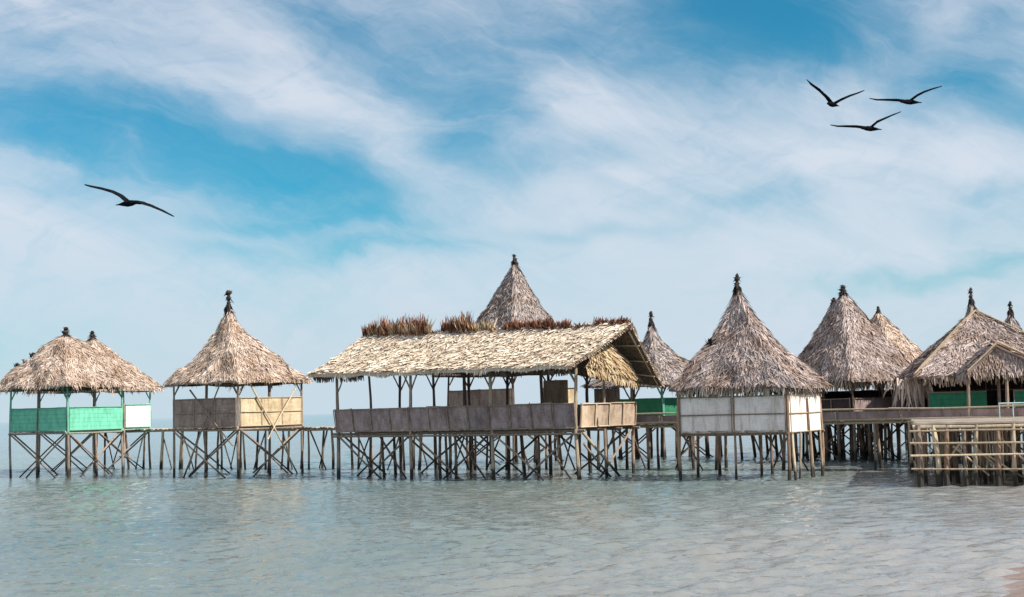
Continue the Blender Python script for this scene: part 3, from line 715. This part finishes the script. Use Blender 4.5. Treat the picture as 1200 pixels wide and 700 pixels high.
        for k in range(900):                                    # hanging eave
            s = U(0, 1); gap_ = noise.noise(Vector((s*11, sv, 2)))
            p = Sf(s, U(.95, 1.0)); fl = U(.02, .15)*(1+gap_); nr = Nf(s, .97); ou = Vector((nr.x, nr.y, 0)).normalized()
            q = p+ou*fl*.35+Vector((0, 0, -fl-.06)); mb.blade(p, q, (q-p).cross(nr).normalized(), U(.04, .1), .03)
        for k in range(260):                                    # ragged left gable edge
            t = U(0, 1); p = Sf(.995, t); q = p+Vector((e1.x, e1.y, 0))*U(.05, .35)+Vector((0, 0, -U(.0, .15))); mb.blade(p, q, Vector((e2.x, e2.y, 0)), .06, .02)
        for k in range(200):
            t = U(0, 1); p = Sf(.005, t); q = p-Vector((e1.x, e1.y, 0))*U(.02, .14)+Vector((0, 0, -U(.0, .12))); mb.blade(p, q, Vector((e2.x, e2.y, 0)), .06, .02)
    # dark blades hung beneath the eaves, under-eave shade put into their colour
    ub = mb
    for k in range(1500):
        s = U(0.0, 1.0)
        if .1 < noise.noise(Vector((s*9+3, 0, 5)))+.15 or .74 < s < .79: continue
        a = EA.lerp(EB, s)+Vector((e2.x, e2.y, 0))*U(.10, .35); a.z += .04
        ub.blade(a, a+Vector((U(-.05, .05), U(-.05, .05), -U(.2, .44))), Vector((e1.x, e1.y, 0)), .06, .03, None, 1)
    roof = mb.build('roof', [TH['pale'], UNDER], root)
    # rafters and battens under the projecting back slope
    SfB = mk((RA, RB), (BA, BB), 8)
    for s in (.012, .06, .12, .3, .5, .7, .9):
        strut(roof, SfB(s, .04)-Vector((0, 0, .17)), SfB(s, .93)-Vector((0, 0, .17)), .035, PO_L if s < .02 else PO, .005, 'rafter')
    for t in (.25, .5, .72, .92):
        strut(roof, SfB(.002, t)-Vector((0, 0, .2)), SfB(.16, t)-Vector((0, 0, .2)), .028, PO_L, .005, 'roof_batten')
    SfF = mk((RA, RB), (EA, EB), 3)
    for s in (.05, .2, .35, .5, .65, .8, .95):
        strut(roof, SfF(s, .04)-Vector((0, 0, .17)), SfF(s, .97)-Vector((0, 0, .17)), .035, PO_D, .005, 'rafter')
    strut(roof, RA-Vector((0, 0, .2)), RB-Vector((0, 0, .22)), .06, PO_D, .004, 'ridge_pole')
    # --- straw hip hung over the right end
    hb = MB(); T1 = Q(-.2, .75, 4.72); T2 = Q(-.25, 1.8, 5.15); L1 = Q(-.25, -.35, 4.15); L2 = Q(-.12, W_-.2, 3.62)
    def Sh(s, t):
        p = T1.lerp(T2, s).lerp(L1.lerp(L2, s), t); return p+Vector((0, 0, noise.noise(p*1.5)*.08))-Vector((e1.x, e1.y, 0))*(.35*math.sin(t*math.pi/2)+noise.noise(p*2)*.06)
    rows_ = [[Sh(j/10, k/6) for j in range(11)] for k in range(7)]; hb.grid(rows_, 0, True); hb.grid([[p+Vector((e1.x, e1.y, 0))*.08-Vector((0, 0, .06)) for p in r_] for r_ in rows_], 1)
    Nh = nrm_of(Sh); surf_thatch(hb, Sh, Nh, lambda t: 1.1+3.2*t, 1.7, .12, .045, .5, .12, row_jit=.05, jit=.6)
    for k in range(420):
        s = U(0, 1); p = Sh(s, U(.9, 1)); fl = U(.1, .42); q = p+Vector((0, 0, -fl))-Vector((e1.x, e1.y, 0))*U(0, .12)
        hb.blade(p, q, Vector((e2.x, e2.y, 0)), .05, .02)
    hb.build('hip_thatch', [TH['straw'], UNDER], roof)
    # --- upright dry leaves along the ridge
    def tufts(px0, px1, h, n, mt, spread=.5, name='ridge_leaves'):
        tb_ = MB(); span = (RA-RB)
        def s_of(px): 
            best = min(range(401), key=lambda i: abs((RB+span*(i/400)).x/(RB+span*(i/400)).y*F+600-px)); return best/400
        a, b = s_of(px0), s_of(px1)
        for k in range(n):
            s = U(a, b); p = RB+span*s+Vector((U(-.1, .1), U(-.1, .1), -.08)); cl = .55+.6*abs(noise.noise(Vector((s*60, 3, h))))+.25*noise.noise(Vector((s*25, 9, h)))
            hh = h*cl*U(.55, 1.15); q = p+Vector((U(-spread, spread)*hh*.8, U(-spread, spread)*hh, hh))
            tb_.blade(p, q, Vector((math.cos(k), math.sin(k), 0)), U(.04, .09), .012, Vector((U(-.03, .03), 0, 0)))
        return tb_.build(name, mt, roof)
    tufts(421, 500, 1.05, 520, TH['red'], .35); tufts(455, 502, .75, 170, TH['straw'], .8)
    tufts(430, 480, .8, 60, TH['straw'], .7); tufts(516, 551, 1.0, 200, TH['red'], .3); tufts(530, 575, .7, 170, TH['straw'], .6); tufts(592, 664, .55, 700, TH['red'], .5)
    tufts(500, 735, .22, 600, TH['tan'], 1.3); tufts(698, 735, .42, 160, TH['red'], .6); tufts(418, 745, .27, 900, TH['red'], 1.7); tufts(415, 745, .14, 700, TH['pale'], 1.6)
    return root
pavilion()

# ------------------------------------------------------------------ back huts
hut('tall grey thatch cone hut rising behind the long pavilion roof', ctr(598, 69), 3.2, 0, 2.0, 4.5, (603, 307),
    {0: (2.02, 3.66, 'brown', 4), 1: (2.02, 3.66, 'straw', 3, .45, 1), 2: (2.0, 3.4, 'brown', 3, 0, .5), 3: (2.0, 3.4, 'brown', 3, .3, .8)}, mt='dull', power=1.28, over=.95, finial_h=.4, fstyle=1, finial_r=.16, grid=4, pm=PO_D, seed=5, bw=.055, leg_r=.07)  # straw on the right face puts its sunlight into the colour
hut('dark green walled hut with slender grey spire, between the pavilion and the bleached hut', ctr(772, 70), 2.9, 0, 2.0, 3.7, (763, 378),
    {0: (2.0, 3.02, 'dkgreen', 0, 0, 1, PO_G), 1: (2.0, 3.02, 'dkgreen', 0, 0, 1, PO_G), 2: (2.0, 2.6, 'dkgreen', 0, .2, .8), 3: (2.0, 2.6, 'dkgreen', 0, .2, .8)}, mt='dull', power=2.1, over=1.2, finial_h=.5, fstyle=0, finial_r=.15, grid=5, pm=PO_G, brace_m=PO_D, seed=6, bw=.055, leg_r=.07)
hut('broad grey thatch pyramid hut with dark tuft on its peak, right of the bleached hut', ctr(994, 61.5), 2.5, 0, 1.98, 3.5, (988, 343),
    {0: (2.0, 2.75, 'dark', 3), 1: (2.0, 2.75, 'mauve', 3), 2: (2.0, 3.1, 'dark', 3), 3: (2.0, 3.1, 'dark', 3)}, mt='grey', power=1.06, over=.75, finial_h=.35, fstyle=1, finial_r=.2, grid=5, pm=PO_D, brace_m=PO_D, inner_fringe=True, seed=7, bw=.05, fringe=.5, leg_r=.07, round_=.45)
hut('hut hidden behind the broad grey pyramid, only its dark tuft showing left of the peak', ctr(980, 67), 2.2, 30, 1.98, 3.6, (977, 355),
    {0: (2.0, 3.1, 'dark', 3), 1: (2.0, 3.1, 'dark', 3)}, mt='dull', power=1.1, over=.6, finial_h=.24, fstyle=1, finial_r=.15, grid=4, pm=PO_D, brace_m=PO_D, seed=8, bw=.07, leg_r=.07)
hut('pale thatched cone hut with light hip poles, peeking out behind the broad pyramid', ctr(1036, 71), 2.6, 10, 1.98, 3.7, (1029, 366),
    {0: (2.0, 3.1, 'dark', 3), 1: (2.0, 3.1, 'tan', 3)}, mt='tan', power=1.08, over=.7, finial_h=.35, fstyle=1, finial_r=.12, grid=4, pm=PO_D, brace_m=PO_D, seed=9, bw=.05, leg_r=.07)
hut('far hut, only its narrow dark spire showing behind the peak of the green walled hut', ctr(1140, 77), 2.7, 10, 1.98, 3.7, (1138, 352),
    {0: (2.0, 3.1, 'dark', 3), 1: (2.0, 3.1, 'dark', 3)}, mt='dull', power=1.75, over=.8, finial_h=.7, fstyle=0, finial_r=.16, grid=4, pm=PO_D, brace_m=PO_D, seed=10, bw=.07, leg_r=.07)
hut('far hut showing only a narrow dark thatch spire at the right edge of the photo', ctr(1188, 77), 2.7, 10, 1.98, 3.6, (1184, 365),
    {0: (2.0, 3.1, 'dark', 3), 1: (2.0, 3.1, 'dark', 3)}, mt='dull', power=1.75, over=.8, finial_h=.6, fstyle=0, finial_r=.16, grid=4, pm=PO_D, brace_m=PO_D, seed=12, bw=.07, leg_r=.07)
# J: green walled hut on the right, roof face turned to the camera
YJ = 54.5
cJ = [(XD(1078, YJ), YJ), (XD(1078, YJ)+5.7, YJ-.9), (XD(1078, YJ)+6.6, YJ+4.8), (XD(1078, YJ)+.9, YJ+5.7)]
rJ, cornJ, cj, roJ = hut('wide low hut with dark green walls and pale edged thatch at the right edge', (0, 0), 0, 0, 1.98, 3.52, (1143, 366),
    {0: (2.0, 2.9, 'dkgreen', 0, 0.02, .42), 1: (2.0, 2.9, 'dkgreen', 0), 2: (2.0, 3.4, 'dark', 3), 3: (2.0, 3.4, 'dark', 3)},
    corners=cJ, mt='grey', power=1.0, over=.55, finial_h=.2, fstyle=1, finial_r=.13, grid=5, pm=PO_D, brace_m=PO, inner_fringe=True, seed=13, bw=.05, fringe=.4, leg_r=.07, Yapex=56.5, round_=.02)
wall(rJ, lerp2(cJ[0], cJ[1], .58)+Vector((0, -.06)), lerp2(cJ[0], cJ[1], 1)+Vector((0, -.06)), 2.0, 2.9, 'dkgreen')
wall(rJ, lerp2(cJ[0], cJ[3], .5), lerp2(cJ[1], cJ[2], .5), 2.0, 3.9, 'dark', battens=4)  # near-black weave stands in for the shaded interior
for i in (0, 1):                                                   # bamboo edging poles on the hips
    apj = PD(1143, 366, 56.5); d = (Vector(cJ[i])-cj); ecn = cj+d*(1+.6/d.length)
    for k in range(2): strut(roJ, apj+Vector((.06*k-.06, -.06, .06+.03*k)), Vector((ecn.x+.05*k, ecn.y-.07, 3.62+.04*k)), .035, PO_T, .012, 'hip_pole')
# hanging dry leaf curtains at its left side
cu = MB()
for k in range(95):
    f = U(0, 1)
    if noise.noise(Vector((f*9, 0, 1))) < -.12: continue
    p = Vector((cJ[0][0]-1.2+1.5*f, YJ+.7-.5*f, 3.42+U(-.2, .1))); ln = U(.3, 1.3)
    cu.blade(p, p+Vector((U(-.25, .25), U(-.2, .2), -ln)), Vector((math.cos(k), math.sin(k)*.4, 0)).normalized(), .10, .02, Vector((U(-.06, .06), U(-.06, .06), 0)))
cu.build('leaf_curtain', [TH['tan']], rJ)
# its porch
pY = 51.6
pr = thing('porch', (XD(1168, pY), pY+.8, 0), 'small gabled thatch porch in front of the dark green walled hut', 'porch')
pmb = MB(); PA = PD(1168, 404, pY-.2); PLx = PD(1133, 438, pY-.2); PRx = Vector((PA.x+1.9, PA.y-.1, PLx.z+.1)); back = Vector((.45, 2.8, 0))
def prs(P0, P1):
    def Sf(s, t):
        p = P0.lerp(P1, t)+back*s; return p+Vector((0, 0, noise.noise(p*1.4)*.07))
    return Sf
for P1, fl in ((PLx, True), (PRx, False)):
    Sf = prs(PA, P1)
    def Nf(s, t, Sf=Sf):
        n_ = (Sf(.6, .5)-Sf(.4, .5)).cross(Sf(.5, .6)-Sf(.5, .4)); n_.normalize(); return n_ if n_.z > 0 else -n_
    rr = [[Sf(j/6, k/6) for j in range(7)] for k in range(7)]; pmb.grid(rr, 0, fl); ii = [[p-Vector((0, 0, .1)) for p in r_] for r_ in rr]; pmb.grid(ii, 1, not fl)
    pmb.grid([[r_[0] for r_ in rr], [r_[0] for r_ in ii]], 0)
    surf_thatch(pmb, Sf, Nf, lambda t: 2.8, 1.9, .13, .06, .35, .06)
    for k in range(150):
        s = U(0, 1); p = Sf(s, 1); pmb.blade(p, p+Vector((U(-.1, .1), U(-.1, 0), -U(.1, .35))), Vector((0, 1, 0)), .06, .02)
# thatched gable face
for k in range(900):
    t = U(0, 1); hw = t; x0 = PLx.lerp(PRx, .5); base = PA.lerp(PLx, t).lerp(PA.lerp(PRx, t), U(0, 1)) + Vector((0, .12, 0))
    pmb.blade(base, base+Vector((U(-.05, .05), -U(.03, .1), -U(.15, .32))), Vector((1, 0, .1)).normalized(), .05, .02)
pmb.tri(PA+Vector((0, .14, -.05)), PLx+Vector((0, .14, -.05)), PRx+Vector((0, .14, -.05)), 0)
pro = pmb.build('roof', [TH['grey'], UNDER], pr)
for P1 in (PLx, PRx):
    for k in range(2): strut(pro, PA+Vector((0, -.08, .05+.06*k)), P1+Vector((0, -.08, .05+.06*k)), .03, PO_T, .012, 'barge_pole')
for x_, y_ in ((PLx.x+.1, pY), (PLx.x+1.55, pY-.05), (PRx.x-.1, pY)):
    post(pr, (x_, y_), PLx.z+.05, .065, PO, z0=1.9)
strut(pr, Vector((PLx.x, pY, PLx.z)), Vector((PRx.x, pY, PLx.z+.05)), .05, PO_D, .005, 'beam')

# ------------------------------------------------------------------ boardwalk
def boardwalk():
    random.seed(77)
    A = Vector((-22.5, 74.6)); B = Vector((21.5, 46.7)); d = (B-A).normalized(); nrm = Vector((-d.y, d.x)); Ln = (B-A).length; wd = 1.25
    root = thing('boardwalk', (0, 61, 0), 'long narrow bamboo boardwalk on stilts running behind the huts', 'boardwalk')
    Z = lambda s: 2.12-.22*min(1, s/(Ln*.6))
    mb = MB(); n = int(Ln/.17)
    for i in range(n):
        s = (i+.5)/n*Ln; a = A+d*s; z = Z(s)+U(-.02, .02)
        mb.bar(Vector((*(a-nrm*U(.02, .12)), z)), Vector((*(a+nrm*(wd+U(0, .1))), z)), Ln/n*.88, .045)
    mb.build('deck', PLANK, root)
    bb = MB()
    for off in (.04, wd-.04):
        k = 0
        while k < Ln-2:
            bb.pole(Vector((*(A+d*k+nrm*off), Z(k)-.09)), Vector((*(A+d*min(Ln, k+4.2)+nrm*off), Z(k+4)-.09)), .05, .045, .006); k += 4
    bb.build('floor_beam', PO_L, root)
    k = .3; i = 0
    while k < Ln:
        for off in (0.02, wd-.02):
            q = A+d*(k+U(-.2, .2))+nrm*(off+U(-.05, .05))
            post(root, q, Z(k)-.05, U(.05, .075), random.choice((PO, PO, PO_L, PO_R)) if off < .5 else random.choice((PO, PO_D)), lean=.22)
        if i % 2 == 0:
            s0 = random.choice((-1, 1))
            strut(root, Vector((*(A+d*k), Z(k)-.15)), Vector((*(A+d*(k+s0*U(.7, 1.3))), -.4)), .04, random.choice((PO, PO_L, PO_D)))
            strut(root, Vector((*(A+d*k+nrm*wd), Z(k)-.15)), Vector((*(A+d*(k-s0*U(.6, 1.2))+nrm*wd), -.4)), .04, PO_D)
        k += U(1.25, 1.6)*(2.3 if k > Ln*.68 else 1); i += 1
    # low railing on the right half
    rb = MB(); s0 = Ln*.60; s1 = Ln*.97
    k = s0
    while k < s1:
        e_ = min(s1, k+4.2)
        rb.pole(Vector((*(A+d*k-nrm*.05), Z(k)+.40+U(-.02, .02))), Vector((*(A+d*e_-nrm*.05), Z(e_)+.40)), .04, .035, .006)
        rb.pole(Vector((*(A+d*k-nrm*.08), Z(k)+.02)), Vector((*(A+d*e_-nrm*.08), Z(e_)+.02)), .045, .04, .006); k += 4
    rb.build('handrail', PO_L, root)
    kb = MB(); k = s0
    while k < s1:
        kb.bar(Vector((*(A+d*k+nrm*.03), Z(k)+.20)), Vector((*(A+d*min(s1, k+2.4)+nrm*.03), Z(k)+.20)), .03, .27); k += 2.5
    kb.build('shade_board', MATS['mauve'], root)  # dark strip standing in for the shade behind the rail
    k = s0
    while k < s1: post(root, A+d*k-nrm*.02, Z(k)+.42, .035, PO, z0=Z(k)-.1, name='rail_post'); k += 2.5
boardwalk()

def platform():  # added to cover and darken the water behind the boardwalk
    random.seed(31)
    A = Vector((5.6, 59.2)); B = Vector((24.0, 47.6)); d = (B-A).normalized(); nrm = Vector((-d.y, d.x)); Ln = (B-A).length; wd = 15
    root = thing('platform', (A.x+9, A.y+2, 0), 'wide bamboo platform on dense dark legs, added to shade the water behind the boardwalk', 'platform')
    q = lambda s, o: A+d*s+nrm*o
    planks(root, q(0, 5.5), q(0, wd), q(Ln, wd), q(Ln, 5.5), 1.9, .05, .2, 'deck')
    bb = MB()
    for o_ in (5.6, 9, 12, 15): bb.pole(Vector((*q(0, o_), 1.8)), Vector((*q(Ln, o_), 1.8)), .06, .05, .003)
    bb.build('floor_beam', PO, root)
    for i in range(24):
        for o_ in (7.6, 10.5, 14):
            if i % 2 and o_ > 9: continue
            p = q(i/23*Ln+U(-.35, .35), o_+U(-.5, .5)); post(root, p, 1.85, U(.05, .085), random.choice((PO, PO_R, PO_L)) if o_ < 8 else random.choice((PO, PO_D, PO_R)), lean=.3)
    for k in range(10):
        s = U(.5, Ln-2); strut(root, Vector((*q(s, 7.4), 1.7)), Vector((*q(s+U(-1.4, 1.4), 7.5), -.3)), .045, random.choice((PO, PO_D, PO_R)))
platform()

# ------------------------------------------------------------------ front pier at right
def pier():
    random.seed(91)
    A = Vector((XD(1069, 41.8), 41.8)); B = Vector((XD(1069, 41.8)+5.0, 40.4)); d = (B-A).normalized(); nrm = Vector((-d.y, d.x)); wd = 8.6; Ln = (B-A).length
    root = thing('pier', (A.x+2.5, 44, 0), 'low bamboo pier platform with horizontal rails and many legs at the right edge', 'pier')
    Zd = 1.9
    q = lambda s, o: A+d*s+nrm*o
    planks(root, q(0, 0), q(Ln, 0), q(Ln, wd), q(0, wd), Zd, .05, .14, 'deck')
    bb = MB()
    for o_ in (.03, 2.8, 5.6, wd): bb.pole(Vector((*q(-.15, o_), Zd-.09)), Vector((*q(Ln+.1, o_), Zd-.09)), .055, .05, .004)
    for s in (0.02, Ln): bb.pole(Vector((*q(s, -.1), Zd-.19)), Vector((*q(s, wd), Zd-.19)), .05, .05, .004)
    bb.build('floor_beam', PO_L, root)
    for k, s in enumerate([0, .45, .85, 1.35, 1.7, 2.3, 2.75, 3.1, 3.6, 4.0, 4.5, 5.0]):
        post(root, q(s, U(0, .1)), Zd-.05, U(.055, .10), (PO, PO_L, PO_R, PO, PO_L, PO_R, PO_L, PO_L, PO, PO_L, PO_R, PO)[k], lean=.16)
    for o_ in (1.2, 2.4, 3.7, 5, 6.3, 7.6, 8.5):
        for s in (0.02, .9, 1.9, 2.9, 3.9, 4.9): post(root, q(s+U(-.25, .25), o_+U(-.3, .3)), Zd-.05, U(.05, .08), random.choice((PO, PO_R, PO_L)), lean=.15)
    for z in (1.30, .92, .52, 1.66): strut(root, Vector((*q(-.25, -.12), z+.02)), Vector((*q(Ln+.1, -.12), z-.02)), .032, PO_L, .004, 'rail')
    for z in (1.28, .5): strut(root, Vector((*q(-.1, -.1), z)), Vector((*q(-.1, 6), z)), .032, PO_L, .004, 'rail')
    for (s0, s1, z0, z1) in ((1.3, .7, 1.4, .6), (1.5, 2.3, 1.3, .5), (2.0, 3.2, .9, .05), (2.3, 3.3, 1.5, .4), (4.3, 3.3, 1.5, .2), (1.0, 2.0, 1.2, .3)):
        strut(root, Vector((*q(s0, .15), z0)), Vector((*q(s1, .15), z1)), .035, PO_L)
    for k in range(56):
        sb = MB()
        s = U(.05, Ln-.05); o_ = random.choice((.3, .75, 1.2)); z0 = U(-.3, .7)
        sb.bar(Vector((*q(s, o_), z0)), Vector((*q(s+U(-.18, .18), o_), U(1.5, 1.78))), U(.05, .13), .025)
        sb.build('rear_slat', random.choice((PO_R, PO_R, PO, PO_L)), root)
    # loose slats nailed upright in a row, pale split bamboo
    for s in [1.95, 2.07, 2.18, 2.3, 2.42, 3.25, 3.38, 3.5, .5, .62]:
        sl = MB(); sl.bar(Vector((*q(s, .2), .35+U(0, .5))), Vector((*q(s+U(-.05, .05), .2), 1.75)), .07, .02); sl.build('upright_slat', PO_L, root)
    # pale blue metal rail standing on the platform
    rt = thing('guard_rail', (q(3.6, 6.2).x, q(3.6, 6.2).y, Zd), 'pale blue painted guard rail standing on the bamboo pier', 'rail')
    a = PD(1170, 473, 47.5); hh = a.z-Zd
    tb = MB(); tb.pole(a, a+Vector((2.4, -.2, 0)), .025, .025, 0); tb.build('top_rail', MATS['cyan'], rt)
    for k in range(6):
        p = a+Vector((.02+.46*k, -.04*k, 0)); m_ = MB(); m_.pole(Vector((p.x, p.y, Zd+.02)), p, .02, .02, 0); m_.build('upright', MATS['cyan'], rt)
pier()

# ------------------------------------------------------------------ birds
def bird_mat():
    m, t, b = mat('dark_plumage'); n = tnoise(t, 12, 3)
    t.links.new(ramp(t, n.outputs['Fac'], [(.3, (.004, .005, .007)), (.7, (.012, .014, .017))]), b.inputs['Base Color']); b.inputs['Roughness'].default_value = .9; b.inputs['Specular IOR Level'].default_value = 0; return m
BM = bird_mat()
def bird(label, depth, tail, head, wl, wr, body_r, chord=.15, zoff=0, beak=True):
    """tail, head and the wing polylines are seen positions; each gets a real depth, thickness and feathers' chord"""
    mb = MB(); P = lambda q, dy=0: PD(q[0], q[1], depth+dy)
    T, H = P(tail, .05), P(head, -.08); ax = (H-T); Ln = ax.length; ax.normalize()
    a = ax.cross(Vector((0, 1, 0))).normalized(); b_ = ax.cross(a)
    prof = [(0, .12, .5), (.12, .22, .5), (.3, .62, .8), (.5, 1, 1), (.68, .92, 1), (.8, .62, .8), (.86, .52, .62), (.92, .5, .5), (.965, .26, .26), (1.03, .05, .05)]
    rings = []
    for t, ra, rb in prof:
        c = T+ax*Ln*t; rings.append([c+a*math.cos(k/10*6.2832)*body_r*ra+b_*math.sin(k/10*6.2832)*body_r*rb for k in range(11)])
    rings = [[T-ax*.002]*11]+rings+[[H+ax*Ln*.035]*11]
    mb.grid(rings)
    for w, sgn in ((wl, -1), (wr, 1)):
        pts = [P(q, q[2]) for q in w]; n_ = len(pts); sec = []
        for i, p in enumerate(pts):
            f = i/(n_-1); ch = chord*(1-.25*f)*(1 if f < .7 else (1-(f-.7)/.3*.85)); th = .024*(1-f)+.012
            cd = (Vector((0, 1, 0))*.85+ax*.5).normalized(); up = Vector((0, 0, 1))
            sec.append([p+cd*ch*.5, p+up*th+cd*ch*.15, p+up*th*.5-cd*ch*.3, p-cd*ch*.5, p-up*th*.6-cd*ch*.2, p-up*th+cd*ch*.2, p+cd*ch*.5])
        sec = [[pts[0]-(pts[1]-pts[0])*.3]*7]+sec+[[pts[-1]+(pts[-1]-pts[-2])*.05]*7]
        mb.grid(sec)
    o = mb.build('bird', BM, origin=(T+H)/2, smooth=True)
    bb = bmesh.new(); bb.from_mesh(o.data); bmesh.ops.remove_doubles(bb, verts=bb.verts, dist=.0004); bmesh.ops.recalc_face_normals(bb, faces=bb.faces); bb.to_mesh(o.data); bb.free()
    rm = o.modifiers.new('close', 'REMESH'); rm.mode = 'VOXEL'; rm.voxel_size = .008; rm.use_smooth_shade = True
    return tag(o, label, 'bird', 'birds in the sky')
bird('lone dark bird gliding with straight outstretched wings at the left of the sky', 20, (136, 240.5), (163, 237),
     [(150, 237, 0), (142, 230, -.05), (132, 225, -.12), (118, 221, -.2), (106, 218.5, -.25), (99, 216.5, -.25)], [(154, 237, 0), (165, 237.5, .1), (176, 241, .2), (190, 247, .3), (204, 254, .3)], .050, .15)
bird('black bird with both wings raised in a steep V', 27, (983, 124.5), (969, 121),
     [(975, 122, 0), (969, 114, 0), (960, 105.5, .1), (951, 99, .1), (945, 93, .1)], [(977, 122, 0), (986, 117, -.1), (996, 112.5, -.15), (1006, 109, -.2), (1013, 106, -.2)], .055, .13)
bird('black bird highest at the right, right wing raised and left wing level', 27, (1080, 120.5), (1054, 119),
     [(1064, 119, 0), (1052, 117.3, .1), (1040, 117, .15), (1028, 117, .2), (1019, 115.5, .2)], [(1067, 118, 0), (1075, 112, -.1), (1084, 107.5, -.15), (1094, 104, -.2), (1104, 101, -.2)], .055, .11)
bird('black bird lowest of the three at the right, right wing raised and left wing level', 27, (1033, 152), (1008, 150),
     [(1016, 150, 0), (1004, 148.3, .1), (992, 148, .15), (982, 148, .2), (973, 146.5, .2)], [(1020, 150, 0), (1028, 143, -.1), (1037, 139, -.15), (1046, 135, -.2), (1056, 131, -.2)], .055, .11)
